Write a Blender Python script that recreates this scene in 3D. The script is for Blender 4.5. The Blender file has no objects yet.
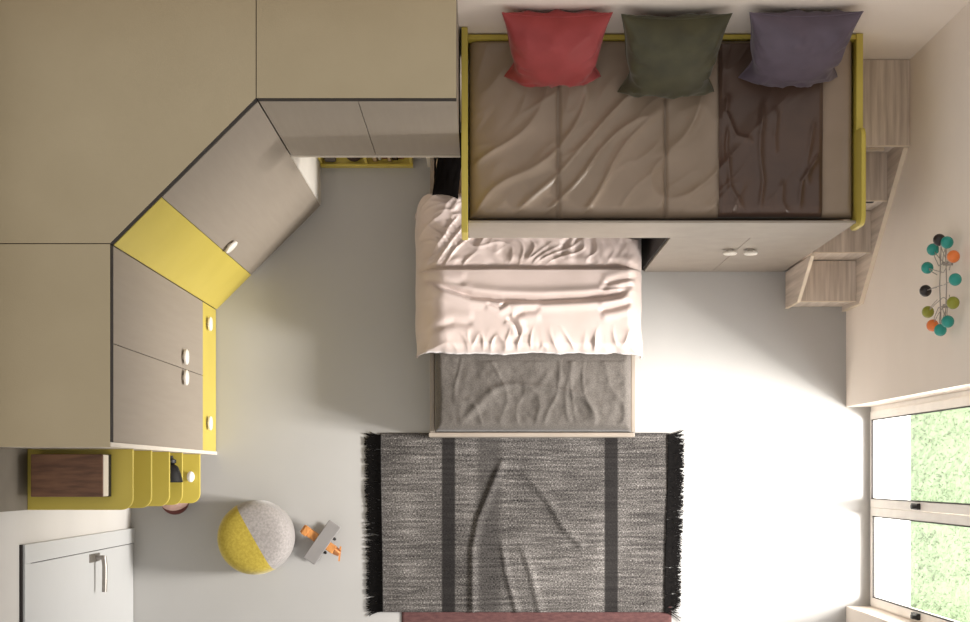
import bpy, bmesh, math, random
from mathutils import Vector, Matrix, noise
random.seed(7)
S = bpy.context.scene
COL = S.collection
PI = math.pi

# ------------------------------------------------------------------ helpers
def lin(c):
    return tuple(((v/255)/12.92 if v/255 <= 0.04045 else ((v/255+0.055)/1.055)**2.4) for v in c)

def smooth(o, ang=40):
    for p in o.data.polygons: p.use_smooth = True
    o.data.set_sharp_from_angle(angle=math.radians(ang))

def thing(name, loc, label, cat, group=None):
    o = bpy.data.objects.new(name, None); COL.objects.link(o)
    o.location = loc; o.empty_display_size = 0.1
    o['label'] = label; o['category'] = cat
    if group: o['group'] = group
    return o

def obj(name, bm, m, parent=None, label=None, sm=False, ang=40, bevel=0, solid=0, world=True):
    me = bpy.data.meshes.new(name)
    bmesh.ops.recalc_face_normals(bm, faces=bm.faces[:])
    bm.to_mesh(me); bm.free()
    o = bpy.data.objects.new(name, me); COL.objects.link(o)
    ms = m if isinstance(m, (list, tuple)) else [m]
    for x in ms: me.materials.append(x)
    if parent is not None:
        o.parent = parent
        if world:
            r = Vector(parent.location)
            if parent.parent is not None: r = r + Vector(parent.parent.location)
            me.transform(Matrix.Translation(-r))
    if label: o['label'] = label
    if sm: smooth(o, ang)
    if solid:
        md = o.modifiers.new('solid', 'SOLIDIFY'); md.thickness = solid; md.offset = -1
    if bevel:
        md = o.modifiers.new('bevel', 'BEVEL'); md.width = bevel; md.segments = 2; md.limit_method = 'ANGLE'
    return o

def tag(o, label, cat, group=None, kind=None):
    o['label'] = label; o['category'] = cat
    if group: o['group'] = group
    if kind: o['kind'] = kind
    return o

def struct(name, bm, m, parent=None, **k):
    o = obj(name, bm, m, parent, **k)
    if parent is None: o['kind'] = 'structure'
    return o

def box(bm, a, b, rot=0, mi=0):
    """axis box from corner a to corner b, optionally turned about its centre in z"""
    c = [(a[i]+b[i])/2 for i in range(3)]; d = [abs(b[i]-a[i]) for i in range(3)]
    M = Matrix.Translation(c) @ Matrix.Rotation(rot, 4, 'Z') @ Matrix.Diagonal((d[0], d[1], d[2], 1))
    r = bmesh.ops.create_cube(bm, size=1, matrix=M)
    for f in {f for v in r['verts'] for f in v.link_faces}: f.material_index = mi
    return bm
def B(a, b, rot=0): return box(bmesh.new(), a, b, rot)

def prism(bm, pts, z0, z1, M=None):
    """extrude polygon pts (x,y) from z0 to z1; M optional matrix"""
    M = M or Matrix.Identity(4)
    lo = [bm.verts.new(M @ Vector((p[0], p[1], z0))) for p in pts]
    hi = [bm.verts.new(M @ Vector((p[0], p[1], z1))) for p in pts]
    n = len(pts)
    bm.faces.new(lo[::-1]); bm.faces.new(hi)
    for i in range(n):
        bm.faces.new((lo[i], lo[(i+1) % n], hi[(i+1) % n], hi[i]))
    return bm
def yz_prism(bm, pts, x0, x1):
    M = Matrix(((0, 0, 1, 0), (1, 0, 0, 0), (0, 1, 0, 0), (0, 0, 0, 1)))
    return prism(bm, pts, x0, x1, M)

def lathe(bm, prof, M=None, n=32):
    M = M or Matrix.Identity(4)
    rings = []
    for r, z in prof:
        if r < 1e-5: rings.append([bm.verts.new(M @ Vector((0, 0, z)))])
        else: rings.append([bm.verts.new(M @ Vector((r*math.cos(2*PI*k/n), r*math.sin(2*PI*k/n), z))) for k in range(n)])
    for a, b in zip(rings, rings[1:]):
        if len(a) == 1 and len(b) == 1: continue
        for k in range(n):
            k2 = (k+1) % n
            if len(a) == 1: bm.faces.new((a[0], b[k], b[k2]))
            elif len(b) == 1: bm.faces.new((a[k], a[k2], b[0]))
            else: bm.faces.new((a[k], a[k2], b[k2], b[k]))
    if len(rings[0]) > 1: bm.faces.new(rings[0][::-1])
    if len(rings[-1]) > 1: bm.faces.new(rings[-1])
    return bm

def tube(bm, pts, r, n=8, r1=None):
    pts = [Vector(p) for p in pts]; r1 = r if r1 is None else r1
    rings = []
    for i, p in enumerate(pts):
        t = (pts[min(i+1, len(pts)-1)] - pts[max(i-1, 0)]).normalized()
        a = t.orthogonal().normalized() if i == 0 else (prev - t*prev.dot(t)).normalized()
        prev = a; b = t.cross(a)
        rr = r + (r1-r)*i/(len(pts)-1)
        rings.append([bm.verts.new(p + rr*(a*math.cos(2*PI*k/n) + b*math.sin(2*PI*k/n))) for k in range(n)])
    for q, w in zip(rings, rings[1:]):
        for k in range(n): bm.faces.new((q[k], q[(k+1) % n], w[(k+1) % n], w[k]))
    bm.faces.new(rings[0][::-1]); bm.faces.new(rings[-1])
    return bm

def grid(bm, xs, ys, fn):
    """surface: fn(u, v) -> Vector for u in xs, v in ys"""
    V = [[bm.verts.new(fn(x, y)) for x in xs] for y in ys]
    for j in range(len(ys)-1):
        for i in range(len(xs)-1):
            bm.faces.new((V[j][i], V[j][i+1], V[j+1][i+1], V[j+1][i]))
    return V
def lins(a, b, n): return [a+(b-a)*i/(n-1) for i in range(n)]
def ss(a, b, x):
    t = max(0, min(1, (x-a)/(b-a))); return t*t*(3-2*t)
def nz(x, y, z=0): return noise.noise((x, y, z))
def ridge(x, y, z=0): return max(0.0, 1-abs(noise.noise((x, y, z)))*2.6)

# ------------------------------------------------------------------ materials
def mat(name, rgb, rough=0.5, rgb2=None, scale=(8, 8, 8), detail=3, bump=0, bscale=None, metallic=0,
        sheen=0, spec=0.5, rot=(0, 0, 0), lo=0.35, hi=0.65, coat=0):
    m = bpy.data.materials.new(name); m.use_nodes = True
    nt = m.node_tree; p = nt.nodes['Principled BSDF']
    p.inputs['Roughness'].default_value = rough; p.inputs['Metallic'].default_value = metallic
    p.inputs['Specular IOR Level'].default_value = spec
    if sheen:
        p.inputs['Sheen Weight'].default_value = sheen; p.inputs['Sheen Roughness'].default_value = 0.4
    if coat: p.inputs['Coat Weight'].default_value = coat
    c1 = lin(rgb); c2 = lin(rgb2 if rgb2 else tuple(max(0, v-6) for v in rgb))
    tc = nt.nodes.new('ShaderNodeTexCoord'); mp = nt.nodes.new('ShaderNodeMapping')
    mp.inputs['Scale'].default_value = scale; mp.inputs['Rotation'].default_value = rot
    nt.links.new(tc.outputs['Object'], mp.inputs['Vector'])
    n = nt.nodes.new('ShaderNodeTexNoise'); n.inputs['Scale'].default_value = 1; n.inputs['Detail'].default_value = detail
    nt.links.new(mp.outputs['Vector'], n.inputs['Vector'])
    r = nt.nodes.new('ShaderNodeValToRGB')
    r.color_ramp.elements[0].position = lo; r.color_ramp.elements[1].position = hi
    r.color_ramp.elements[0].color = (*c2, 1); r.color_ramp.elements[1].color = (*c1, 1)
    nt.links.new(n.outputs['Fac'], r.inputs['Fac']); nt.links.new(r.outputs['Color'], p.inputs['Base Color'])
    if bump:
        n2 = nt.nodes.new('ShaderNodeTexNoise'); n2.inputs['Scale'].default_value = 1; n2.inputs['Detail'].default_value = 2
        mp2 = nt.nodes.new('ShaderNodeMapping'); mp2.inputs['Scale'].default_value = bscale or scale
        nt.links.new(tc.outputs['Object'], mp2.inputs['Vector']); nt.links.new(mp2.outputs['Vector'], n2.inputs['Vector'])
        bp = nt.nodes.new('ShaderNodeBump'); bp.inputs['Strength'].default_value = bump; bp.inputs['Distance'].default_value = 0.004
        nt.links.new(n2.outputs['Fac'], bp.inputs['Height']); nt.links.new(bp.outputs['Normal'], p.inputs['Normal'])
    return m

M = {}
M['floor'] = mat('resin_floor', (173, 171, 168), 0.42, (169, 167, 164), (1.5, 1.5, 1.5), 4)
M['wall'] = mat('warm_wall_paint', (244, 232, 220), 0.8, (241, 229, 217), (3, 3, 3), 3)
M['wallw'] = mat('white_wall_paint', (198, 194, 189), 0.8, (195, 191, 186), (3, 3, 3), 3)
M['khaki'] = mat('khaki_cabinet_top', (177, 162, 133), 0.75, (171, 156, 127), (2, 2, 2), 4, bump=0.15, bscale=(180, 180, 180))
M['greige'] = mat('greige_lacquer', (150, 139, 126), 0.55, (147, 136, 123), (40, 40, 3), 2)
M['shaded_taupe'] = mat('shaded_taupe', (118, 110, 98), 0.7)  # taupe made darker to hold the shadow that falls on the panel
M['glow_white'] = mat('white_glow', (246, 244, 238), 0.15)  # white for the bright glow on the lowest shelf
M['cream'] = mat('cream_edge', (222, 212, 198), 0.5)
M['white'] = mat('white_laminate', (232, 226, 216), 0.45)
M['dark'] = mat('dark_brown_and_gap_shade', (26, 16, 12), 0.7)  # dark parts, and the shade of gaps put in as colour
M['black'] = mat('black_matt', (18, 15, 14), 0.55)
M['yellow'] = mat('yellow_lacquer', (198, 179, 78), 0.42, (194, 175, 74), (4, 4, 4), 2)
M['ash'] = mat('ash_wood', (222, 208, 194), 0.6, (194, 180, 166), (34, 34, 1.6), 5)
M['ash2'] = mat('ash_wood_tread', (224, 210, 196), 0.6, (186, 170, 155), (38, 2.0, 20), 5)
M['ashedge'] = mat('ash_edge', (226, 210, 188), 0.5)
M['pink'] = mat('blush_satin', (202, 185, 178), 0.42, (196, 179, 171), (5, 5, 5), 3, sheen=0.25, bump=0.1, bscale=(120, 120, 120))
M['linen'] = mat('grey_linen', (98, 92, 86), 0.85, (76, 70, 65), (120, 220, 120), 3, sheen=0.1, bump=0.2, bscale=(260, 300, 260))
M['sheet'] = mat('tan_cotton', (196, 170, 146), 0.75)
M['taupe'] = mat('taupe_satin', (154, 135, 117), 0.36, (146, 128, 110), (4, 4, 4), 3, sheen=0.1)
M['brown'] = mat('brown_satin', (86, 65, 54), 0.32, (78, 59, 50), (5, 5, 5), 3, sheen=0.2)
M['bedframe'] = mat('beige_lacquer', (154, 143, 131), 0.5)
M['red'] = mat('red_velvet', (158, 58, 58), 0.6, (146, 50, 50), (9, 9, 9), 4, sheen=0.15)
M['green'] = mat('olive_velvet', (70, 67, 42), 0.6, (56, 53, 32), (9, 9, 9), 4, sheen=0.2)
M['purple'] = mat('grey_violet_velvet', (92, 80, 94), 0.6, (82, 71, 84), (9, 9, 9), 4, sheen=0.15)
M['blackcloth'] = mat('black_cloth', (14, 11, 10), 0.95, spec=0.06)
M['fringe'] = mat('black_yarn', (18, 16, 15), 0.95, (8, 7, 7), (90, 90, 90), 2, spec=0.08)
M['mauve'] = mat('mauve_rug', (92, 60, 58), 0.95, (76, 47, 46), (26, 80, 26), 4, bump=0.4, bscale=(200, 200, 200))
M['pouf_y'] = mat('yellow_felt', (178, 158, 62), 0.95, (160, 140, 48), (70, 70, 70), 3, sheen=0.3, bump=0.4, bscale=(200, 200, 200))
M['pouf_g'] = mat('grey_felt', (156, 150, 146), 0.95, (136, 130, 127), (70, 70, 70), 3, sheen=0.3, bump=0.4, bscale=(200, 200, 200))
M['toygrey'] = mat('grey_paint', (136, 132, 130), 0.6)
M['toywood'] = mat('orange_wood', (206, 142, 78), 0.55, (176, 112, 56), (60, 12, 60), 3)
M['copper'] = mat('copper', (206, 140, 92), 0.3, metallic=0.9)
M['steel'] = mat('brushed_steel', (150, 144, 138), 0.4, metallic=0.8)
M['wire'] = mat('grey_wire', (166, 157, 149), 0.45, metallic=0.4)
M['teal'] = mat('teal_paint', (30, 152, 140), 0.45, (26, 142, 132), coat=0.2)
M['orange'] = mat('orange_paint', (236, 126, 56), 0.45, coat=0.2)
M['lime'] = mat('olive_green_paint', (146, 148, 44), 0.45, coat=0.2)
M['ballblack'] = mat('black_paint', (36, 26, 26), 0.45, coat=0.2)
M['walnut'] = mat('walnut', (118, 82, 58), 0.55, (86, 56, 38), (6, 40, 40), 5)
M['frame'] = mat('cream_window_frame', (250, 243, 234), 0.45)
M['door'] = mat('white_door_paint', (190, 190, 189), 0.5, (189, 189, 188))
M['terrace'] = mat('pale_paving', (236, 234, 230), 0.8)
M['grass'] = mat('lawn', (76, 90, 66), 0.95, (68, 82, 58), (34, 34, 34), 5, bump=0.6, bscale=(90, 90, 90))
M['greytoy'] = mat('grey_felt_toy', (112, 104, 98), 0.9)
M['darkbrown'] = mat('dark_brown_leather', (62, 42, 34), 0.6)
M['paper'] = mat('book_paper', (226, 214, 196), 0.8)
M['redbrown'] = mat('red_brown_cover', (128, 66, 48), 0.6)
M['beigecover'] = mat('beige_cover', (206, 176, 140), 0.6)
M['ballpink'] = mat('pale_pink_rubber', (206, 170, 158), 0.6)
M['darkred'] = mat('dark_red_rubber', (98, 44, 38), 0.6)

# glass: clear with a weak reflection
g = bpy.data.materials.new('window_glass'); g.use_nodes = True
nt = g.node_tree; nt.nodes.clear()
out = nt.nodes.new('ShaderNodeOutputMaterial'); mx = nt.nodes.new('ShaderNodeMixShader')
tr = nt.nodes.new('ShaderNodeBsdfTransparent'); gl = nt.nodes.new('ShaderNodeBsdfGlossy'); gl.inputs['Roughness'].default_value = 0.02
mx.inputs[0].default_value = 0.05
nt.links.new(tr.outputs[0], mx.inputs[1]); nt.links.new(gl.outputs[0], mx.inputs[2])
nt.links.new(mx.outputs[0], out.inputs[0]); M['glass'] = g

# woven rug: short light and dark threads along x, broad dark stripes along y
def rug_material():
    m = bpy.data.materials.new('woven_rug'); m.use_nodes = True
    nt = m.node_tree; L = nt.links.new; N = nt.nodes.new
    p = nt.nodes['Principled BSDF']; p.inputs['Roughness'].default_value = 0.95; p.inputs['Specular IOR Level'].default_value = 0.1
    tc = N('ShaderNodeTexCoord')
    def noi(scale, detail):
        mp = N('ShaderNodeMapping'); mp.inputs['Scale'].default_value = scale
        n = N('ShaderNodeTexNoise'); n.inputs['Scale'].default_value = 1; n.inputs['Detail'].default_value = detail
        L(tc.outputs['Object'], mp.inputs['Vector']); L(mp.outputs['Vector'], n.inputs['Vector']); return n.outputs['Fac']
    def math_(op, a, b, c=None):
        n = N('ShaderNodeMath'); n.operation = op
        for i, v in enumerate((a, b) if c is None else (a, b, c)):
            if isinstance(v, (int, float)): n.inputs[i].default_value = v
            else: L(v, n.inputs[i])
        return n.outputs[0]
    a = noi((90, 300, 1), 3); b = noi((300, 70, 1), 2); c = noi((3.5, 60, 1), 4); d = noi((3.2, 1.4, 1), 2)
    v = math_('ADD', math_('MULTIPLY', a, 1.0), math_('MULTIPLY', b, 0.5))
    v = math_('ADD', v, math_('MULTIPLY', c, 0.5)); v = math_('ADD', v, math_('MULTIPLY', d, 0.3))
    v = math_('MULTIPLY', math_('SUBTRACT', v, 0.94), 1.6)
    sx = N('ShaderNodeSeparateXYZ'); L(tc.outputs['Object'], sx.inputs[0]); x = sx.outputs['X']
    def stripe(x0, hw, edge):
        dd = math_('ABSOLUTE', math_('SUBTRACT', x, x0), 0)
        q = N('ShaderNodeMapRange'); q.interpolation_type = 'SMOOTHSTEP'
        L(dd, q.inputs[0]); q.inputs[1].default_value = hw-edge; q.inputs[2].default_value = hw+edge
        q.inputs[3].default_value = 1; q.inputs[4].default_value = 0; return q.outputs[0]
    k = math_('ADD', stripe(-0.504, 0.040, 0.006), stripe(0.487, 0.040, 0.006))
    k = math_('ADD', math_('MULTIPLY', k, 0.93), math_('MULTIPLY', stripe(-0.257, 0.07, 0.03), 0.40))
    k = math_('SUBTRACT', 1.0, k)
    v = math_('MULTIPLY', v, math_('ADD', math_('MULTIPLY', k, 0.9), 0.1))
    r = N('ShaderNodeValToRGB'); e = r.color_ramp.elements
    e[0].position = 0.0; e[0].color = (*lin((24, 22, 22)), 1); e[1].position = 1; e[1].color = (*lin((188, 182, 177)), 1)
    mid = e.new(0.45); mid.color = (*lin((92, 88, 85)), 1)
    L(v, r.inputs['Fac']); L(r.outputs['Color'], p.inputs['Base Color'])
    bp = N('ShaderNodeBump'); bp.inputs['Strength'].default_value = 0.4; bp.inputs['Distance'].default_value = 0.003
    L(a, bp.inputs['Height']); L(bp.outputs['Normal'], p.inputs['Normal'])
    return m
M['rug'] = rug_material()

# ------------------------------------------------------------------ setting
XL, XR, YB, HW = -2.14, 2.22, 2.155, 3.0
NY0, NY1, NX = -0.80, 0.415, 2.37
struct('floor', B((XL-0.15, -2.6, -0.12), (2.46, YB+0.15, 0)), M['floor'])
struct('wall_back', B((XL-0.15, YB, 0), (2.5, YB+0.15, HW)), M['wall'])
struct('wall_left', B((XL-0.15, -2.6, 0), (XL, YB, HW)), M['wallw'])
bm = bmesh.new()
box(bm, (XR, NY1, 0), (2.5, YB, HW)); box(bm, (XR, -2.6, 0), (2.5, NY0, HW)); box(bm, (XR, NY0, 2.46), (2.5, NY1, HW))
struct('wall_right', bm, M['wall'])
struct('terrace', B((2.5, -4, -0.12), (2.615, 4, -0.01)), M['terrace'])
struct('threshold', B((2.46, NY0, -0.12), (2.5, NY1, 0.0)), M['terrace'])
bm = bmesh.new()
def lawn(x, y): return Vector((x, y, -0.02 + 0.012*nz(x*9, y*9) + 0.012*nz(x*31, y*31)))
grid(bm, lins(2.615, 7, 160), lins(-4, 4, 220), lawn)
# short blades standing in the part of the lawn next to the paving
for i in range(9000):
    x = 2.62 + random.random()**1.2*1.3; y = random.uniform(-1.3, 1.3); a = random.uniform(0, 2*PI); l = random.uniform(.012, .025)
    z = -0.02; w = .004; dx, dy = math.cos(a)*w, math.sin(a)*w
    t = Vector((x + random.uniform(-.02, .02), y + random.uniform(-.02, .02), z+l))
    bm.faces.new([bm.verts.new((x-dx, y-dy, z)), bm.verts.new((x+dx, y+dy, z)), bm.verts.new(t)])
o = obj('lawn', bm, M['grass']); tag(o, 'pale green lawn outside beyond the window', 'grass', kind='stuff')

# window: fixed frame, two side-hung sashes, black latches
bm = bmesh.new()
for a, b in (((NX, NY0, 0), (NX+.06, NY0+.05, 2.46)), ((NX, NY1-.05, 0), (NX+.06, NY1, 2.46)), ((NX, NY0+.0501, 0), (NX+.06, NY1-.0501, .03)), ((NX, NY0+.0501, 2.40), (NX+.06, NY1-.0501, 2.46))): box(bm, a, b)
win = struct('window_1', bm, M['frame'], bevel=.004)
def sash(y0, y1, x, zb):
    bm = bmesh.new(); w = .05; z0, z1 = .03, 2.40
    box(bm, (x, y0, z0), (x+.05, y0+w, z1)); box(bm, (x, y1-w, z0), (x+.05, y1, z1))
    box(bm, (x, y0+w, z0), (x+.05, y1-w, z0+zb)); box(bm, (x, y0+w, z1-.05), (x+.05, y1-w, z1))
    s = struct('sash', bm, M['frame'], win, bevel=.003)
    gk = bmesh.new(); t = .006
    box(gk, (x-.002, y0+w, z0+zb), (x+.012, y0+w+t, z1-.05)); box(gk, (x-.002, y1-w-t, z0+zb), (x+.012, y1-w, z1-.05))
    box(gk, (x-.002, y0+w, z0+zb), (x+.012, y1-w, z0+zb+t))
    obj('gasket', gk, M['dark'], s)
    obj('pane', B((x+.02, y0+w, z0+zb), (x+.028, y1-w, z1-.05)), M['glass'], s)
    lt = bmesh.new(); box(lt, (x-.02, y0+.008, .98), (x, y0+.042, 1.10)); box(lt, (x-.045, y0+.014, 1.06), (x-.02, y0+.036, 1.10))
    obj('latch', lt, M['black'], s, label='black latch', bevel=.003)
sash(-.195, .385, NX-.01, .03); sash(-.79, -.198, NX-.01, .06)

# door in the left wall
bm = bmesh.new(); dx = XL+.022; dy0, dy1, dz = -1.45, -.323, 2.24
box(bm, (XL, dy1-.09, 0), (dx, dy1, dz)); box(bm, (XL, dy0, 0), (dx, dy0+.09, dz)); box(bm, (XL, dy0+.0901, dz-.09), (dx, dy1-.0901, dz))
d1 = struct('door_1', bm, M['door'], bevel=.002)
leaf = struct('door_leaf', B((XL, dy0+.095, .008), (XL+.016, dy1-.095, dz-.098)), M['door'], d1)
gp = bmesh.new(); box(gp, (XL, dy1-.097, 0), (XL+.006, dy1-.088, dz-.10)); box(gp, (XL, dy0+.09, dz-.097), (XL+.006, dy1-.09, dz-.089)); box(gp, (XL, dy0, dz+.001), (XL+.012, dy1, dz+.02))
struct('joints_and_painted_shadow', gp, M['dark'], d1)  # dark joints round the leaf; the strip above the frame is painted shadow
hb = bmesh.new(); hx = XL+.016
box(hb, (hx, -.475, .86), (hx+.008, -.43, 1.06)); tube(hb, [(hx, -.452, .95), (hx+.055, -.452, .95)], .012, 12)
tube(hb, [(hx+.052, -.445, .95), (hx+.058, -.50, .95), (hx+.056, -.64, .95)], .014, 12)
struct('door_handle', hb, M['steel'], leaf, label='grey steel lever handle', sm=True)

# ------------------------------------------------------------------ built-in cabinets along the left and back walls
H = 2.67; XF = -1.62; YF = 1.642; XC = -.984; YC = 1.008; YE = .123
zT, zD = H-.004, 2.61
def knob(c, n, parent, r=.042):
    """round disc pull facing direction n"""
    n = Vector(n).normalized(); q = n.to_track_quat('Z', 'Y').to_matrix().to_4x4()
    b = lathe(bmesh.new(), [(0, 0), (.014, 0), (.014, .012), (r-.004, .012), (r, .016), (r, .024), (r-.006, .029), (0, .031)], Matrix.Translation(c) @ q, 28)
    return obj('handle', b, M['white'], parent, label='round cream disc handle', sm=True)

XLc, YBc = XL+.004, YB-.004
# left cabinet
t = thing('tall_cabinet', (XF-.26, (YC+YE)/2, 0), 'tall greige two-door cabinet over a wide yellow drawer, on the left wall', 'cabinet')
g_ = .002
obj('carcass', B((XLc, YE+.02, .45), (XF-.022, YC-g_, zD)), M['greige'], t)
obj('plinth', B((XLc, YE+.02, 0), (XF-.022, YC-g_, .449)), M['yellow'], t)
obj('side_panel', B((XLc, YE, 0), (XF+.004, YE+.02, zT)), M['cream'], t, label='cream end panel')
obj('top_panel', B((XLc, YE-.001, zT), (XF-.001, YC-g_, H)), M['khaki'], t, label='khaki top board')
obj('painted_shadow_trim', B((XLc, YE+.02, zD), (XF-.001, YC-g_, zT)), M['dark'], t, label='flush dark brown strip painted as gap shade')  # nearly flush; its dark colour stands for shade under the top board
YM = .577
for y0, y1, yk in ((YM+.0015, YC-g_, YM+.062), (YE+.021, YM-.0015, YM-.05)):
    d = obj('door', B((XF-.02, y0, .452), (XF, y1, zD-.003)), M['greige'], t, bevel=.0015)
    knob((XF, yk, 1.05), (1, 0, 0), d)
d = obj('drawer', B((XF-.02, YE+.021, .01), (XF, YC-g_, .446)), M['yellow'], t, label='wide yellow drawer front', bevel=.0015)
knob((XF, .89, .32), (1, 0, 0), d); knob((XF, .305, .32), (1, 0, 0), d)

# corner wardrobe with the diagonal front
t = thing('corner_wardrobe', (-1.7, 1.75, 0), 'corner wardrobe with diagonal greige door and bright yellow filler panel', 'wardrobe')
s2 = math.sqrt(.5); nd = Vector((s2, -s2, 0))
P0 = Vector((XF, YC)); P1 = Vector((XC, YF)); PM = P0.lerp(P1, .335)
def off(p, d): return (p.x+s2*d, p.y-s2*d)
poly = lambda d: [(XLc, YC+g_), off(P0, d) if d <= 0 else (XF+.01, YC+g_-.0), off(P1, d), (XC-.012, YBc), (XLc, YBc)]
def corner(d, e=0): return [(XLc, YC+g_), (P0.x+.0, YC+g_) if d == 0 else (P0.x+d*1.414, YC+g_), (XC-e, YF+d*-1.414) if d < 0 else (XC-e, YF), (XC-e, YBc), (XLc, YBc)]
def cpoly(d):
    # front line shifted by d along its normal, clipped at Y = YC and X = XC
    k = d/s2
    return [(XLc, YC+g_), (XF+k, YC+g_), (XC-g_, YF-k), (XC-g_, YBc), (XLc, YBc)]
obj('carcass', prism(bmesh.new(), [(XLc, YC+g_), (XF-.032, YC+g_), (XC-.02, YF+.012), (XC-.02, YBc), (XLc, YBc)], 0, zD), M['greige'], t)
obj('top_panel', prism(bmesh.new(), cpoly(-.001), zT, H), M['khaki'], t, label='khaki top board')
obj('painted_shadow_trim', prism(bmesh.new(), cpoly(-.001), zD, zT-.0005), M['dark'], t, label='flush dark brown strip painted as gap shade')
def slab(p, q, th, z0, z1):
    return prism(bmesh.new(), [off(p, 0), off(q, 0), off(q, -th), off(p, -th)], z0, z1)
obj('filler_panel', slab(P0.lerp(P1, .003), PM.lerp(P0, .004), .02, .0, zD-.003), M['yellow'], t, label='yellow filler panel')
d = obj('door', slab(PM.lerp(P1, .003), P1.lerp(P0, .002), .02, .012, zD-.003), M['greige'], t)
kp = PM.lerp(P1, .075); knob((kp.x, kp.y, 1.02), nd, d)
obj('side_panel', B((XC-.018, YF+.006, 0), (XC, YBc, 1.448)), M['white'], t, label='white side panel')

# bridge cabinet over the desk gap
XE = -.112; ZB = 1.45
t = thing('wall_cabinet', (-.55, 1.9, ZB), 'greige two-door wall cabinet bridging the gap beside the loft bed', 'cabinet')
obj('carcass', B((XC+g_, YF+.022, ZB+.02), (XE, YBc, zD)), M['greige'], t)
obj('top_panel', B((XC+g_, YF+.001, zT), (XE, YBc, H)), M['khaki'], t, label='khaki top board')
obj('painted_shadow_trim', B((XC+g_, YF+.001, zD), (XE, YBc, zT)), M['dark'], t, label='flush dark brown strip painted as gap shade')
obj('bottom_board', B((XC+g_, YF-.006, ZB), (XE, YBc, ZB+.018)), M['cream'], t, label='cream bottom board')
xm = -.545
for x0, x1 in ((XC+.004, xm-.0015), (xm+.0015, XE)):
    obj('door', B((x0, YF, ZB+.02), (x1, YF+.02, zD-.003)), M['greige'], t, bevel=.0015)

# ------------------------------------------------------------------ yellow end shelves beside the left cabinet
t = thing('end_shelf', (-1.9, 0, 0), 'yellow open end shelves with rounded corners beside the tall cabinet', 'shelf')
YS = -.163
obj('back_panel', B((XL, YS, 0), (XL+.02, YE-.001, 2.66)), M['shaded_taupe'], t, label='taupe back panel with shade in its colour')
shelf_z = (.50, 1.02, 1.365, 1.80, 2.20)
for z in shelf_z:
    x0, x1 = XL+.02, -1.628; r = .055
    pts = [(x0, YE-.002), (x0, YS)] + [(x1-r+r*math.sin(a), YS+r-r*math.cos(a)) for a in lins(0, PI/2, 9)] + [(x1, YE-.002)]
    obj('shelf_board', prism(bmesh.new(), pts, z-.022, z), M['yellow'], t, bevel=.003)
t = thing('storage_box', (-1.89, .0, 2.2), 'brown wood-topped box with white side on the top yellow shelf', 'box')
obj('base', B((-2.06, -.10, 2.201), (-1.728, .095, 2.245)), M['black'], t, label='black base')
obj('body', B((-2.058, -.098, 2.245), (-1.73, .093, 2.335)), M['cream'], t, label='white side', bevel=.003)
obj('lid', B((-2.06, -.10, 2.335), (-1.732, .095, 2.35)), M['walnut'], t, label='brown wooden lid', bevel=.003)
# dark bottle lying on the second shelf
t = thing('bottle', (-1.70, .03, 1.02), 'dark bell-shaped bottle lying on a yellow shelf', 'bottle')
Mb = Matrix.Translation((-1.678, -.040, 1.088)) @ Matrix.Rotation(-PI/2, 4, 'X')
obj('body', lathe(bmesh.new(), [(0, 0), (.062, 0), (.066, .006), (.054, .05), (.040, .085), (.022, .098)], Mb, 28), M['black'], t, sm=True)
obj('neck', lathe(bmesh.new(), [(.018, .098), (.030, .106), (.030, .122), (.016, .128), (.012, .145), (0, .145)], Mb, 24), M['black'], t, sm=True)
bm = bmesh.new(); bmesh.ops.create_uvsphere(bm, u_segments=24, v_segments=16, radius=.028, matrix=Matrix.Translation((-1.676, -.01, .529)) @ Matrix.Diagonal((.8, 1.15, 1, 1)))
o = obj('white_glow_spot', bm, M['glow_white'], sm=True, ang=180); tag(o, 'small white oval as stand-in ornament on the lowest yellow shelf', 'highlight')  # oval added to stand for a bright glow on the shelf
t = thing('ball', (-1.855, -.155, 0), 'pink and dark red ball on the floor beneath the yellow shelves', 'ball')
n = 24; R = .085
up = [(R*math.cos(a), R+R*math.sin(a)) for a in lins(-.05, PI/2, 12)]; up[-1] = (0, 2*R)
dn = [(R*math.cos(a), R+R*math.sin(a)) for a in lins(-PI/2, -.05, 12)]; dn[0] = (0, 0)
Mb = Matrix.Translation((-1.855, -.155, .001)) @ Matrix.Translation((0, 0, R)) @ Matrix.Rotation(-.85, 4, 'X') @ Matrix.Translation((0, 0, -R))
obj('upper_half', lathe(bmesh.new(), up, Mb, 32), M['ballpink'], t, label='pink upper half', sm=True)
obj('lower_half', lathe(bmesh.new(), dn, Mb, 32), M['darkred'], t, label='dark red lower half', sm=True)

# ------------------------------------------------------------------ low yellow tray shelf under the bridge cabinet with its contents
TX0, TX1, TY = XC+.004, -.42, 1.872
t = thing('low_bookshelf', (-.7, 2.0, 0), 'low yellow open bookshelf on the floor under the bridge cabinet', 'shelf')
obj('base', B((TX0, TY+.016, 0), (TX1, YB-.005, .03)), M['yellow'], t)
obj('front_lip', B((TX0, TY, 0), (TX1, TY+.015, .055)), M['yellow'], t)
for x in (TX0+.008, -.70, TX1-.008):
    obj('divider', B((x-.008, TY+.016, .03), (x+.008, YB-.005, .20)), M['yellow'], t)
o = obj('toy_block', B((-.955, 1.90, .031), (-.885, 1.99, .10)), M['greytoy'], bevel=.012); tag(o, 'dark grey block at the left end of the low yellow bookshelf', 'toy')
b = lathe(bmesh.new(), [(0, 0), (.04, 0), (.055, .02), (.058, .05), (.045, .085), (.02, .10), (0, .102)], Matrix.Translation((-.775, 1.955, .031)), 28)
o = obj('round_pouch', b, M['darkbrown'], sm=True); tag(o, 'dark brown round pouch on the low yellow bookshelf', 'pouch')
bx = -.66
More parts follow.
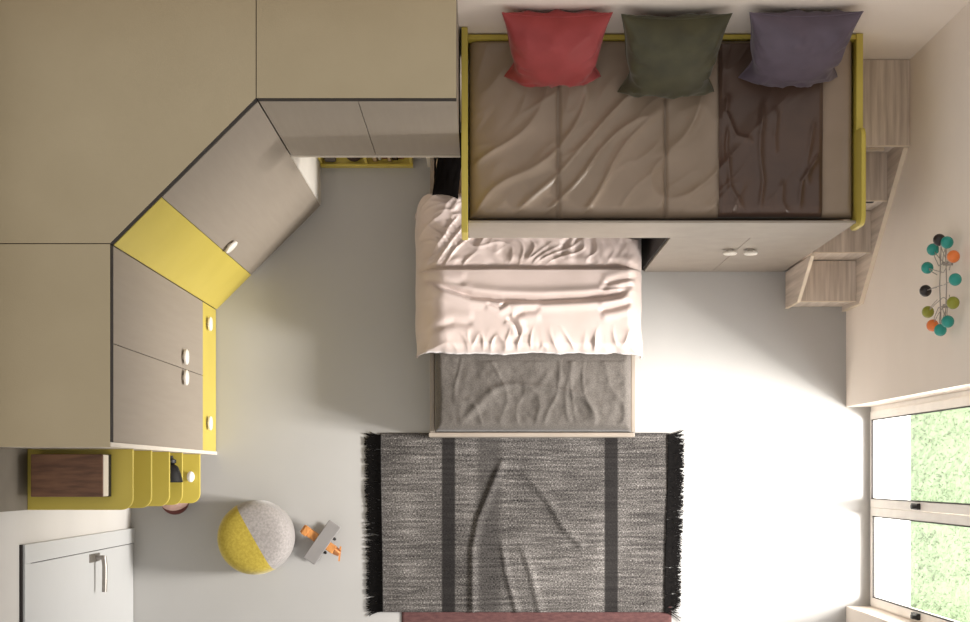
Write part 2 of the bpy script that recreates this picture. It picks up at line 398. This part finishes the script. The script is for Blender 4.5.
cols = [('beigecover', 'beige'), ('paper', 'white'), ('redbrown', 'red-brown'), ('beigecover', 'beige'), ('darkbrown', 'dark brown'), ('redbrown', 'red-brown')]
where = ['leftmost of the row', 'second from the left', 'third from the left', 'fourth from the left', 'fifth from the left', 'rightmost of the row']
for i, (cm, cn) in enumerate(cols):
    w = (.026, .018, .03, .022, .034, .03)[i]; h = (.10, .12, .11, .09, .12, .10)[i]
    t = thing('book', (bx+w/2, 2.0, .031), f'{cn} upright book on the low yellow bookshelf, {where[i]}', 'book', 'books in the low yellow bookshelf')
    bm = bmesh.new(); y0 = 1.905+.008*(i % 3)
    box(bm, (bx, y0, .031), (bx+.003, 2.06, .031+h)); box(bm, (bx+w-.003, y0, .031), (bx+w, 2.06, .031+h)); box(bm, (bx, y0, .031), (bx+w, y0+.003, .031+h))
    obj('cover', bm, M[cm], t)
    obj('pages', B((bx+.0035, y0+.0035, .034), (bx+w-.0035, 2.055, .027+h)), M['paper'], t, label='cream pages')
    bx += w+.005

# ------------------------------------------------------------------ loft bed
ZR = 1.88; LY0, LY1 = 1.228, 2.148; LX0, LX1 = -.068, 1.823; ZM = 1.828
t = thing('loft_bed', (.88, 1.68, 1.4), 'raised loft bed with yellow ends and beige front rail', 'bed')
obj('front_rail', B((LX0-.0, LY0, 1.405), (LX1-.001, LY0+.012, ZR)), M['bedframe'], t, label='beige front rail', bevel=.002)
obj('back_rail', B((LX0, LY1-.022, 1.405), (LX1, LY1, ZR-.005)), M['yellow'], t, label='yellow back rail', bevel=.002)
obj('base', B((LX0, LY0+.026, 1.405), (LX1, LY1-.025, 1.48)), M['bedframe'], t)
obj('mattress', B((LX0+.008, LY0+.034, 1.481), (LX1-.01, LY1-.036, 1.73)), M['sheet'], t, bevel=.03)
obj('left_end', B((LX0-.031, 1.165, 1.74), (LX0-.001, YB-.003, 1.985)), M['yellow'], t, label='yellow left end panel', bevel=.003)
obj('end_bracket', B((LX0-.031, LY0+.03, 1.405), (LX0-.001, YB-.003, 1.739)), M['bedframe'], t)
obj('right_end', B((LX1+.001, 1.68, 1.405), (LX1+.034, YB-.003, ZR)), M['yellow'], t, label='yellow right end panel', bevel=.003)
# higher guard board with rounded ends
def rrect(y0, y1, z0, z1, r):
    P = []
    for cy, cz, a0 in ((y1-r, z1-r, 0), (y0+r, z1-r, PI/2), (y0+r, z0+r, PI), (y1-r, z0+r, 3*PI/2)):
        P += [(cy+r*math.cos(a0+k*PI/12), cz+r*math.sin(a0+k*PI/12)) for k in range(7)]
    return P
obj('guard_board', yz_prism(bmesh.new(), rrect(1.205, 1.679, 1.74, 1.985, .05), LX1+.0, LX1+.022), M['yellow'], t, label='raised yellow guard board', bevel=.004)

# quilted taupe duvet
seams = (.375, .90)
def loft_duvet(x, y):
    ex = min(x-(LX0+.004), (LX1-.004)-x); ey = min(y-(LY0+.03), (LY1-.024)-y)
    e = min(ex, ey)
    q = min((x-(LX0+.004))/.06, (LX1-.004-x)/.03, (y-(LY0+.03))/.06, (LY1-.024-y+.008)/.012)
    z = ZM-.05+.05*math.sqrt(max(0, 1-(1-min(1, max(0, q)))**2))
    k = min(abs(x-s) for s in seams+(LX0-.02,))
    z += .022*math.sqrt(min(1, k/.16)) - .022*math.exp(-(k/.006)**2)
    f = ss(0, .06, e)
    a = x*.80-y*.6; b = x*.6+y*.80     # creases run from lower left to upper right
    soft = ss(1.75, 1.0, x)
    z += f*(.016*nz(a*3.0, b*1.1, 5)+.020*ridge(a*5.2+.7*nz(x*2, y*2, 3), b*1.1, 2)**3*soft + .005*ridge(a*9+.8*nz(x*3, y*3, 13), b*2.4, 22)**3*soft + .004*nz(a*14, b*5, 9)*soft)
    return Vector((x, y, z))
bm = bmesh.new()
grid(bm, lins(LX0+.004, LX1-.004, 230), lins(LY0+.03, LY1-.024, 120), loft_duvet)
o = obj('quilted_duvet', bm, M['taupe'], sm=True, ang=180, solid=.012); tag(o, 'taupe satin quilted duvet covering the loft bed', 'duvet')
TX_0, TX_1 = 1.155, 1.662
veins = [([(1.375, 1.85), (1.35, 1.65), (1.365, 1.43), (1.35, 1.26)], .017), ([(1.205, 1.87), (1.18, 1.77), (1.245, 1.65), (1.34, 1.62)], .014),
         ([(1.29, 1.27), (1.21, 1.40), (1.195, 1.60), (1.20, 1.72)], .015), ([(1.66, 1.60), (1.565, 1.43), (1.54, 1.28)], .015),
         ([(1.44, 1.80), (1.415, 1.65), (1.425, 1.55)], .010), ([(1.62, 1.75), (1.58, 1.52), (1.60, 1.40)], .010), ([(1.47, 1.45), (1.46, 1.33), (1.49, 1.26)], .010)]
def throw(x, y):
    p = loft_duvet(x, y)
    e = min(x-TX_0, TX_1-x, y-(LY0+.03))
    z = .010*ss(0, .02, e)+.017 + .006*nz(x*4, y*3, 11)*ss(0, .05, e)
    pt = Vector((x+.012*nz(x*6, y*6, 40), y))
    for pts, h in veins:
        best = 9; bt = 0; n_ = len(pts)-1
        for i, (a, b) in enumerate(zip(pts, pts[1:])):
            a, b = Vector(a), Vector(b); ab = b-a; t_ = max(0, min(1, (pt-a).dot(ab)/ab.length_squared))
            d = (pt-(a+ab*t_)).length
            if d < best: best = d; bt = (i+t_)/n_
        z += h*ss(0, .2, bt)*ss(1, .8, bt)*math.exp(-(best/.013)**1.6)*ss(0, .04, e)
    q = min(1, max(0, (y-(LY0+.03))/.06), max(0, (LY1-.024-y+.008)/.012))
    return Vector((x, y, max(p.z, ZM-.05+.05*math.sqrt(max(0, 1-(1-q)**2))+.018)+z))
bm = bmesh.new(); grid(bm, lins(TX_0, TX_1, 120), lins(LY0+.031, LY1-.045, 170), throw)
o = obj('throw_blanket', bm, M['brown'], sm=True, ang=180, solid=.005); tag(o, 'dark brown satin throw laid across the right end of the loft bed', 'blanket')

# three cushions leaning on the back wall
def cushion(px, label, m, W, Hh, y0, z0, y1, z1, T, seed, roll):
    t = thing('cushion', (px, y0, z0), label, 'cushion', 'velvet cushions on the loft bed')
    c = Vector((px, (y0+y1)/2, (z0+z1)/2)); up = Vector((0, y1-y0, z1-z0)).normalized(); nrm = Vector((0, -up.z, up.y))
    ux = Vector((1, 0, 0)); ux, up = ux*math.cos(roll)+up*math.sin(roll), up*math.cos(roll)-ux*math.sin(roll)
    def side(s):
        def f(u, v):
            k = .12
            x = u*W*(1+.03*v)*(1-k*(1-v*v)**1.0*abs(u)**1.5); y = v*Hh*(1-k*(1-u*u)*abs(v)**1.5)
            x *= 1-.15*math.exp(-((v+.5)/.34)**2)*abs(u)**2
            th = T*(1 if s > 0 else .5)*(max(0, 1-u*u)*max(0, 1-v*v))**.42
            inner = (1-u*u)*(1-v*v)
            cr = ridge(math.atan2(v, u)*2.6+seed, 1.6*math.hypot(u, v), seed)
            th += (.012*nz(u*2.5+seed, v*2.5, s) + .022*(cr**2)*ss(.35, .95, max(abs(u), abs(v))))*min(1, inner*5)
            return c+ux*x+up*y+nrm*(s*th)
        return f
    bm = bmesh.new(); q = [math.sin(a) for a in lins(-PI/2, PI/2, 44)]
    grid(bm, q, q, side(1)); grid(bm, q, q, side(-1))
    bmesh.ops.remove_doubles(bm, verts=bm.verts[:], dist=.0004)
    obj('cover', bm, m, t, sm=True, ang=180)
    # piping seam round the edge
    bm = bmesh.new(); pts = []
    for a, b in (((-1, -1), (1, -1)), ((1, -1), (1, 1)), ((1, 1), (-1, 1)), ((-1, 1), (-1, -1))):
        for k in range(16): pts.append(side(1)(a[0]+(b[0]-a[0])*k/16, a[1]+(b[1]-a[1])*k/16))
    tube(bm, pts+[pts[0]], .004, 6); obj('seam', bm, m, t, sm=True)
cushion(.345, 'red velvet cushion at the left end of the loft bed', M['red'], .245, .245, 1.955, 1.885, 2.11, 2.30, .15, 3.0, .0)
cushion(.895, 'olive green velvet cushion in the middle of the loft bed', M['green'], .245, .26, 1.885, 1.885, 2.10, 2.30, .145, 8.0, .01)
cushion(1.485, 'grey violet velvet cushion on the brown throw', M['purple'], .25, .245, 1.95, 1.925, 2.10, 2.31, .145, 14.0, .015)

# wardrobe under the loft bed
t = thing('low_wardrobe', (1.41, 1.7, 0), 'beige two-door wardrobe standing under the loft bed', 'wardrobe')
WX0, WX1 = .985, 1.838; YW = 1.238
obj('body', B((WX0+.004, YW+.022, 0), (WX1, YB-.03, 1.40)), M['bedframe'], t)
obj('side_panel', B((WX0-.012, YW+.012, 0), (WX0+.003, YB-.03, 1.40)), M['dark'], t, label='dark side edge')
for x0, x1, kx in ((WX0, 1.3985, 1.362), (1.4015, WX1-.001, 1.475)):
    d = obj('door', B((x0, YW, .01), (x1, YW+.02, 1.395)), M['bedframe'], t, bevel=.0015)
    knob((kx, YW, .93), (0, -1, 0), d, .038)

# ------------------------------------------------------------------ storage staircase
t = thing('staircase', (2.03, 1.0, 0), 'pale ash wooden storage stairs beside the loft bed at the right wall', 'stairs')
SX0, SX1 = 1.869, 2.194
steps = [(1.71, YB-.003, 1.40), (1.488, 1.71, 1.05), (1.258, 1.488, .70), (1.022, 1.258, .35)]
for i, (y0, y1, z) in enumerate(steps):
    z0 = steps[i+1][2] if i < 3 else 0
    x1 = SX1 if i else 2.218
    x0 = SX0
    obj('landing' if i == 0 else 'tread', B((x0, y0, z-.022), (x1, y1+(.034 if i == 1 else 0), z)), M['ash2'], t)
    obj('tread_edge', B((x0, y0-.004, z-.022), (x1, y0-.0005, z+.0005)), M['ashedge'], t, label='pale front edge')
    obj('riser', B((x0, y0+(.035 if i == 0 else .004), z0+.001), (x1-.001, y1, z-.023)), M['ash'], t)
obj('cross_rail', B((SX0+.001, 1.722, 1.195), (SX1-.06, 1.738, 1.215)), M['ashedge'], t, label='pale rail in the gap under the landing')
bm = B((2.085, 1.486, .965), (2.135, 1.515, 1.0)); obj('handle_slot', bm, M['black'], t, label='black handle slot')
bm = yz_prism(bmesh.new(), [(YB-.003, 0), (1.0, 0), (1.0, .43), (1.71, 1.375), (1.71, 1.376), (YB-.003, 1.376)], SX1+.001, XR-.001)
obj('right_stringer', bm, M['ash'], t)
def bar(bm, p, q, x0, x1, th):
    p, q = Vector(p), Vector(q); d = (q-p).normalized(); n = Vector((-d.y, d.x))
    return yz_prism(bm, [tuple(p), tuple(q), tuple(q+n*th), tuple(p+n*th)], x0, x1)
bm = bmesh.new(); bar(bm, (1.0, .43), (1.705, 1.3685), SX1-.001, XR-.0015, .004); box(bm, (SX1-.001, .996, 0), (XR-.0015, 1.0, .43))
obj('right_edge', bm, M['ashedge'], t, label='pale edge band')
obj('left_stringer', yz_prism(bmesh.new(), [(1.236, 0), (1.018, 0), (1.018, .355), (1.236, .73)], SX0-.019, SX0-.001), M['ash'], t)
bm = bmesh.new(); bar(bm, (1.018, .355), (1.236, .73), SX0-.02, SX0-.0005, .004); box(bm, (SX0-.02, 1.014, 0), (SX0-.0005, 1.018, .357))
obj('left_edge', bm, M['ashedge'], t, label='pale edge band')

# ------------------------------------------------------------------ lower bed
BX0, BX1 = -.305, .905; BY0 = .226; BY1 = 1.875
t = thing('low_bed', (.3, 1.05, 0), 'low beige bed pulled out from under the loft bed', 'bed')
obj('footboard', B((BX0-.01, BY0, .03), (BX1+.0, BY0+.025, .27)), M['bedframe'], t, bevel=.003)
obj('side_rail', B((BX0, BY0+.026, .06), (BX0+.025, BY1-.001, .36)), M['bedframe'], t, bevel=.003)
obj('side_rail', B((BX1-.03, BY0+.026, .06), (BX1-.005, BY1-.001, .36)), M['bedframe'], t, bevel=.003)
obj('headboard', B((BX0-.025, BY1, 0), (BX1+.02, BY1+.04, .62)), M['white'], t, bevel=.003)
obj('slat_base', B((BX0+.026, BY0+.026, .14), (BX1-.031, BY1-.001, .20)), M['bedframe'], t)
obj('mattress', B((BX0+.037, BY0+.037, .201), (BX1-.042, BY1-.002, .435)), M['sheet'], t, bevel=.04)

# grey linen blanket tucked over the foot of the mattress
def blanket(x, y):
    X0, X1, Y0 = BX0+.027, BX1-.032, BY0+.027
    e = min(x-X0, X1-x, y-Y0); r = .05
    z = .37+.105*math.sqrt(max(0, 1-(1-min(1, max(0, e)/r))**2))
    cx, cy = x-.27, y-.24
    arc = math.hypot(cx*.9, cy*1.25)
    f = ss(0, .08, e)
    z += f*(.012*math.exp(-((arc-.36+.05*nz(x*4, y*4))/.022)**2)*ss(-.05, .15, cy)
            + .016*nz(x*4, y*3.2, 2) + .007*ridge(x*8+.8*nz(x*4, y*4, 5), y*3+x*2, 7)**3 + .006*nz(x*13+2*nz(x*5, y*5), y*10, 3) + .003*nz(x*28, y*24, 6))
    if e > .02: z = max(z, .452)
    if y > .66: z = min(z,   .4535+.02*ss(.76, .66, y))
    return Vector((x, y, z))
bm = bmesh.new(); grid(bm, lins(BX0+.027, BX1-.032, 140), lins(BY0+.027, .80, 80), blanket)
o = obj('linen_blanket', bm, M['linen'], sm=True, ang=180, solid=.004); tag(o, 'creased grey linen blanket at the foot of the low bed', 'blanket')

# blush satin duvet
DX0, DX1, DY0, DY1 = -.395, .945, .70, 1.625
YFOLD, YCR = 1.185, 1.0
# creases drawn by hand: points (x, y), depth, half width
creases = [([(-.30, 1.10), (-.20, 1.065), (-.06, 1.022), (.10, 1.004), (.35, .998), (.60, 1.010), (.78, 1.03), (.86, 1.07)], .036, .017),
           ([(.90, 1.135), (.80, 1.115), (.68, 1.085)], .020, .016), ([(.88, 1.085), (.78, 1.07), (.66, 1.062)], .016, .014),
           ([(.86, .985), (.76, .955), (.66, .935)], .018, .016), ([(-.36, 1.13), (-.22, 1.10), (-.08, 1.085)], .014, .02),
           ([(.02, .985), (.10, .955), (.15, .985)], .014, .012), ([(.14, .90), (.19, .86), (.22, .79)], .014, .012),
           ([(.17, .90), (.24, .935), (.34, .945)], .012, .018), ([(-.30, .83), (-.16, .87), (-.04, .86)], .010, .02)]
def crease_at(x, y):
    z = 0
    for pts, h, w in creases:
        if min(p[0] for p in pts)-.1 < x < max(p[0] for p in pts)+.1 and min(p[1] for p in pts)-.1 < y < max(p[1] for p in pts)+.1:
            p = Vector((x, y)); best = 9; bt = 0; n_ = len(pts)-1
            for i, (a, b) in enumerate(zip(pts, pts[1:])):
                a, b = Vector(a), Vector(b); ab = b-a; t_ = max(0, min(1, (p-a).dot(ab)/ab.length_squared))
                d = (p-(a+ab*t_)).length
                if d < best: best = d; bt = (i+t_)/n_
            fade = ss(0, .18, bt)*ss(1, .82, bt)
            z += fade*(-h*math.exp(-(best/w)**2) + .55*h*math.exp(-((best-2.2*w)/(1.6*w))**2))
    return z
def low_duvet(u, v):
    # u across, v along; both run past the mattress edge and hang down
    x, y = u, v
    e = min(u-DX0, DX1-u); r = .19 if u-DX0 < DX1-u else .12
    top = .57
    fold = YFOLD + .010*nz(u*3, 7)
    if y < fold:    # the folded-back part lies higher
        top += .05*ss(fold+.002, fold-.016, y)
    else:
        top += .016*ss(fold+.008, fold+.10, y)
    side = math.sqrt(max(0, 1-(1-min(1, max(0, e)/r))**2))
    ey = min(y-DY0, DY1-y); rr = .055
    end = math.sqrt(max(0, 1-(1-min(1, max(0, ey)/rr))**2))
    z = .20+(top-.20)*side if e < r else top
    lim = .475 + (top-.475)*end
    z = min(z, lim) if ey < rr else z
    f = ss(0, .05, e)*ss(0, .02, ey)
    if y >= fold:
        q1 = u*.7-y*.7+.06*nz(u*5, y*5, 21); q2 = u*.7+y*.7
        w = .018*nz(u*4, y*6, 6) + .016*ridge(q1*13, q2*3.2, 1)**3*ss(.25, -.2, u) + .010*ridge(u*8+3*nz(u*3, y*5, 17), y*7+2*nz(u*4, y*3, 27), 8)**2 + .016*nz(u*15, y*13+2*nz(u*6, y*6), 8)*ss(-.1, .1, u)
        w += .03*math.exp(-((y-fold-.045)/.03)**2)*(.5+.5*nz(u*7, 9))
        w *= ss(fold, fold+.03, y)
    else:
        near = ss(.17, .03, y-DY0)*ss(-.35, .1, u)
        w = .012*nz(u*1.8, y*5, 3) + .004*nz(u*5, y*9, 13) + crease_at(u, y)
        w += near*(.013*ridge(u*13+.8*nz(u*4, y*3, 7), y*5+u, 9)**3 + .004*nz(u*24, y*10, 6))
        w += ss(.16, .02, y-DY0)*.006*ridge(u*9, y*3, 29)**2
        w += ss(.20, .0, e)*.010*ridge(u*3, y*11+2*nz(u*3, y*2, 2), 4)**3
    z += f*w
    if e > .09 and ey > .02: z = max(z, .475)
    x += .012*nz(y*6, 2, 5)*ss(.12, 0, e)
    if v < DY0+.06: y += (.014*nz(u*5, 31)+.007*nz(u*19, 33))*ss(DY0+.06, DY0, v)
    if v > DY1-.10 and e < .10:   # rounded corners
        a = .10-e; y -= ss(DY1-.10, DY1, v)*(.10-math.sqrt(max(0, .01-a*a)))
    return Vector((x, y, z))
us = [DX0+.085*(1-math.cos(a)) for a in lins(0, PI/2, 22)] + lins(DX0+.085, DX1-.085, 190)[1:-1] + [DX1-.085*(1-math.cos(a)) for a in lins(PI/2, 0, 16)]
bm = bmesh.new(); grid(bm, us, lins(DY0, DY1, 190), low_duvet)
o = obj('satin_duvet', bm, M['pink'], sm=True, ang=180, solid=.01); tag(o, 'rumpled blush pink satin duvet folded back on the low bed', 'duvet')

# pillows at the head of the low bed
def flat_pillow(name, c, W, Hh, T, rot, m, label, seed, tilt=0):
    R_ = Matrix.Translation(c) @ Matrix.Rotation(rot, 4, 'Z') @ Matrix.Rotation(tilt, 4, 'X')
    def side(s):
        def f(u, v):
            x = u*W*(1-.07*(1-v*v)*abs(u)); y = v*Hh*(1-.07*(1-u*u)*abs(v))
            th = T*(max(0, 1-u*u)*max(0, 1-v*v))**.42 + .01*nz(u*3+seed, v*3, s)*min(1, 4*(1-u*u)*(1-v*v))
            return R_ @ Vector((x, y, s*th))
        return f
    bm = bmesh.new(); q = [math.sin(a) for a in lins(-PI/2, PI/2, 30)]
    grid(bm, q, q, side(1)); grid(bm, q, q, side(-1)); bmesh.ops.remove_doubles(bm, verts=bm.verts[:], dist=.0004)
    o = obj(name, bm, m, sm=True, ang=180); tag(o, label, 'pillow'); return o
flat_pillow('pillow', (-.185, 1.755, .70), .075, .19, .05, -.14, M['blackcloth'], 'black pillow at the head of the low bed', 2, .35)
flat_pillow('pillow', (.115, 1.70, .70), .20, .14, .055, -.14, M['pink'], 'blush pink pillow beside the black pillow on the low bed', 5, .3)

# ------------------------------------------------------------------ rugs
RX0, RX1, RY0, RY1 = -.622, 1.138, -.835, .255
ridges = [([(.13, .10), (.05, -.10), (-.02, -.27), (-.055, -.45), (-.055, -.84)], .024, .022, 1),
          ([(.27, 0), (.40, -.15), (.50, -.32), (.60, -.42)], .018, .026, 1),
          ([(.12, -.40), (.15, -.60), (.215, -.84)], .016, .020, 1),
          ([(.24, -.42), (.30, -.60), (.355, -.84)], .014, .022, 1)]
def seg_d(p, pts):
    best = (9, 0)
    for a, b in zip(pts, pts[1:]):
        a, b = Vector(a), Vector(b); ab = b-a; t = max(0, min(1, (p-a).dot(ab)/ab.length_squared))
        d = (p-(a+ab*t)).length
        if d < best[0]: best = (d, t)
    return best[0]
def rug(x, y):
    z = .010; p = Vector((x, y))
    if -.3 < x < .75:
        for pts, h, w, _ in ridges:
            d = seg_d(p, pts); fade = ss(pts[0][1]+.06, pts[0][1]-.12, y)
            z += h*fade*math.exp(-(d/w)**2)
    z += .004*nz(x*3, y*4)+.004
    if y > .15: z = .010*ss(.255, .15, y)+min(z, .012)*.4 + .006*ss(.15, .255, y)*0
    sx = x - .020*ss(RX1-.5, RX1, x)*ss(.2, -.8, y) + .012*ss(RX0+.4, RX0, x)*ss(.2, -.8, y)
    return Vector((sx, y, max(z, .013)))
bm = bmesh.new(); grid(bm, lins(RX0, RX1, 230), lins(RY0, RY1, 130), rug)
t = thing('woven_rug', (.30, -.3, 0), 'grey and black woven striped rug with black fringe at the foot of the bed', 'rug')
obj('rug_body', bm, M['rug'], t, sm=True, ang=180, solid=.005)
for side in (0, 1):
    bm = bmesh.new()
    for k in range(760):
        y = random.uniform(RY0+.0, .245); p = rug(RX1 if side else RX0, y)
        s = 1 if side else -1; l = random.uniform(.062, .098)
        a = random.gauss(0, .28); z0 = .010+random.random()*.010
        pts = [p+Vector((-s*.006, 0, 0)) + Vector((0, 0, z0-p.z+.006))]
        for q in range(1, 4):
            pts.append(Vector((p.x+s*l*q/3, p.y+l*math.sin(a)*(q/3)**1.3+random.uniform(-.004, .004), max(.0115, z0*(1-q/5)))))
        tube(bm, pts,   .0042, 4, .0026)
    tag_o = obj('fringe', bm, M['fringe'], t, label='black yarn fringe'); tag_o['kind'] = 'stuff'
bm = bmesh.new()
grid(bm, lins(-.49, 1.155, 80), lins(-1.7, -.80, 50), lambda x, y: Vector((x, y,   .0045+.001*nz(x*6, y*6))))
o = obj('mauve_rug', bm, M['mauve'], sm=True, ang=180, solid=.003); tag(o, 'plain dusty mauve rug partly under the striped rug', 'rug')

# ------------------------------------------------------------------ pouf
PC = Vector((-1.348, -.372, 0)); PR = .222
t = thing('pouf', PC, 'round two-tone yellow and grey fabric pouf on the floor', 'pouf')
prof = [(PR*.80, 0), (PR*.9, .012), (PR*.97, .05), (PR, .12), (PR, .22), (PR*.975, .29), (PR*.92, .33), (PR*.84, .355), (PR*.72, .368), (PR*.45, .376), (PR*.2, .378), (0, .378)]
ang = math.radians(-60.5); nl = Vector((math.sin(ang), -math.cos(ang), 0))   # points to the grey side
if nl.x < 0: nl = -nl
for nm, s, m, lb in (('yellow_half', -1, 'pouf_y', 'yellow felt half'), ('grey_half', 1, 'pouf_g', 'grey felt half')):
    bm = lathe(bmesh.new(), prof, Matrix.Translation(PC), 64)
    r_ = bmesh.ops.bisect_plane(bm, geom=bm.verts[:]+bm.edges[:]+bm.faces[:], plane_co=PC+nl*.01, plane_no=nl*s, clear_inner=True)
    bmesh.ops.holes_fill(bm, edges=[e for e in bm.edges if e.is_boundary])
    obj(nm, bm, M[m], t, label=lb, sm=True, ang=50)

# ------------------------------------------------------------------ wooden toy biplane
TC = Vector((-.962, -.405, 0)); 
t = thing('toy_plane', TC, 'wooden toy plane with grey wings and orange wood body beside the pouf', 'toy')
wd = Vector((-.57, -.82)).normalized(); fa = math.atan2(wd.y, wd.x)   # wing direction
def rb(l, w, z0, z1, along=0, across=0, ang=fa):
    c = TC+Vector((wd.x*along-wd.y*across, wd.y*along+wd.x*across, 0))
    return B((c.x-l/2, c.y-w/2, z0), (c.x+l/2, c.y+w/2, z1), ang)
obj('upper_wing', rb(.275, .082, .125, .137), M['toygrey'], t, label='grey upper wing', bevel=.004)
obj('lower_wing', rb(.245, .075, .035, .046), M['toygrey'], t, label='grey lower wing', bevel=.004)
fd = Vector((wd.y, -wd.x))                                            # towards the tail
fd = fd if fd.x < 0 else -fd
def fp(d, z): return (TC.x+fd.x*d, TC.y+fd.y*d, z)
ff = math.atan2(fd.y, fd.x); c = fp(.03, 0)
fus = B((c[0]-.118, c[1]-.026, .066), (c[0]+.118, c[1]+.026, .112), ff)
obj('fuselage', fus, M['toywood'], t, label='orange wood fuselage', bevel=.005)
c = fp(.12, 0); obj('tail_plane', B((c[0]-.030, c[1]-.016, .1125), (c[0]+.030, c[1]+.016, .120), fa), M['toywood'], t, bevel=.003)
b = tube(bmesh.new(), [fp(-.089, .086), fp(-.108, .086), fp(-.124, .086)], .027, 16, .018); obj('nose', b, M['copper'], t, label='copper nose', sm=True)
c = fp(-.125, 0); obj('propeller', B((c[0]-.045, c[1]-.005, .076), (c[0]+.045, c[1]+.005, .090), fa+.5), M['toywood'], t)
for q in (-.09, .09):
    for w in (-.022, .022):
        bm = bmesh.new(); p = TC+Vector((wd.x*q-wd.y*w, wd.y*q+wd.x*w, 0)); tube(bm, [(p.x, p.y, .045), (p.x, p.y, .1245)], .004, 8); obj('strut', bm, M['black'], t)
for q in (-.05, .05):
    p = TC+Vector((wd.x*q, wd.y*q, 0)) + Vector((fd.x, fd.y, 0))*-.03
    Mw = Matrix.Translation((p.x, p.y, .026)) @ Vector((wd.x, wd.y, 0)).to_track_quat('Z', 'Y').to_matrix().to_4x4()
    obj('wheel', lathe(bmesh.new(), [(0, -.008), (.02, -.008), (.025, -.004), (.025, .004), (.02, .008), (0, .008)], Mw, 20), M['black'], t, sm=True)

# ------------------------------------------------------------------ wall coat rack with coloured balls
RZ, RYc = 1.93, .915
t = thing('coat_rack', (XR, RYc, RZ), 'wall coat rack with teal, orange, green and black balls on grey wire', 'coat rack')
D_ = 9.35; SF = 164.0
def wall_pt(px, py, outx):
    X = XR-outx; s = (px-482)/X; return Vector((X, (475-py)/s, D_-D_*SF/s))
balls = [(281, 113, 'ballblack'), (303, 120, 'teal'), (263, 140, 'teal'), (321, 160, 'orange'), (247, 192, 'teal'), (326, 225, 'teal'),
         (242, 257, 'ballblack'), (320, 291, 'lime'), (249, 317, 'lime'), (305, 344, 'teal'), (262, 355, 'orange'), (284, 368, 'teal')]
nice = {'ballblack': 'black', 'teal': 'teal', 'orange': 'orange', 'lime': 'olive green'}
wires = bmesh.new()
zmid = None
pts = []
for a, b, m in balls:
    pts.append((wall_pt(840+a/2.83, 200+b/2.83, .06), m))
zs = [p.z for p, _ in pts]; ys = [p.y for p, _ in pts]
zm = sum(zs)/len(zs); ym = (min(ys)+max(ys))/2
for p, m in pts:
    bm = bmesh.new(); bmesh.ops.create_uvsphere(bm, u_segments=24, v_segments=16, radius=.029, matrix=Matrix.Translation(p))
    obj('ball', bm, M[m], t, label=nice[m]+' ball', sm=True, ang=180)
    # V shaped wire pair that carries the ball, rooted on the two rails
    for dz in (-.045, .045):
        q = Vector((XR-.045, ym+(p.y-ym)*.55, zm+(p.z-zm)*.25+dz))
        tube(wires, [p, p.lerp(q, .5)+Vector((-.004, 0, 0)), q], .002, 6)
for dz in (-.055, .055):
    tube(wires, [(XR-.045, ym-.19, zm+dz*.6), (XR-.045, ym, zm+dz), (XR-.045, ym+.19, zm+dz*.6)], .003, 8)
for yy in (-.10, .10):
    tube(wires, [(XR-.045, ym+yy, zm-.07), (XR-.045, ym+yy, zm+.07)], .003, 8)
    tube(wires, [(XR-.001, ym+yy, zm), (XR-.045, ym+yy, zm)], .009, 10)
obj('wire_frame', wires, M['wire'], t, label='grey wire frame', sm=True)

# ------------------------------------------------------------------ light
w = bpy.data.worlds.new('sky'); S.world = w; w.use_nodes = True
bg = w.node_tree.nodes['Background']; bg.inputs[0].default_value = (1.0, .962, .915, 1); bg.inputs[1].default_value = 0.74
def area(name, loc, rot, sx, sy, e, col=(1, 1, 1)):
    l = bpy.data.lights.new(name, 'AREA'); l.shape = 'RECTANGLE'; l.size = sx; l.size_y = sy; l.energy = e; l.color = col
    o = bpy.data.objects.new(name, l); COL.objects.link(o); o.location = loc; o.rotation_euler = rot; return o
area('window_skylight', (3.7, -.2, 1.9), (0, math.radians(72), 0), 2.8, 3.4, 380, (1, .985, .96))
area('window_daylight', (4.0, -.35, 2.65), (0, math.radians(68), 0), .9, 1.0, 700, (1, .97, .93))

# ------------------------------------------------------------------ camera: high above the room, looking straight down, lens shifted
cd = bpy.data.cameras.new('camera'); cam = bpy.data.objects.new('camera', cd); COL.objects.link(cam)
cam.location = (0, 0, D_); cd.sensor_width = 36; cd.sensor_fit = 'HORIZONTAL'; cd.lens = SF*D_/970*36
cd.shift_x = 3/970; cd.shift_y = 164/970
S.camera = cam
vs = S.view_settings; vs.view_transform = 'Standard'; vs.look = 'None'; vs.gamma = 1; vs.exposure = 0; vs.use_curve_mapping = False
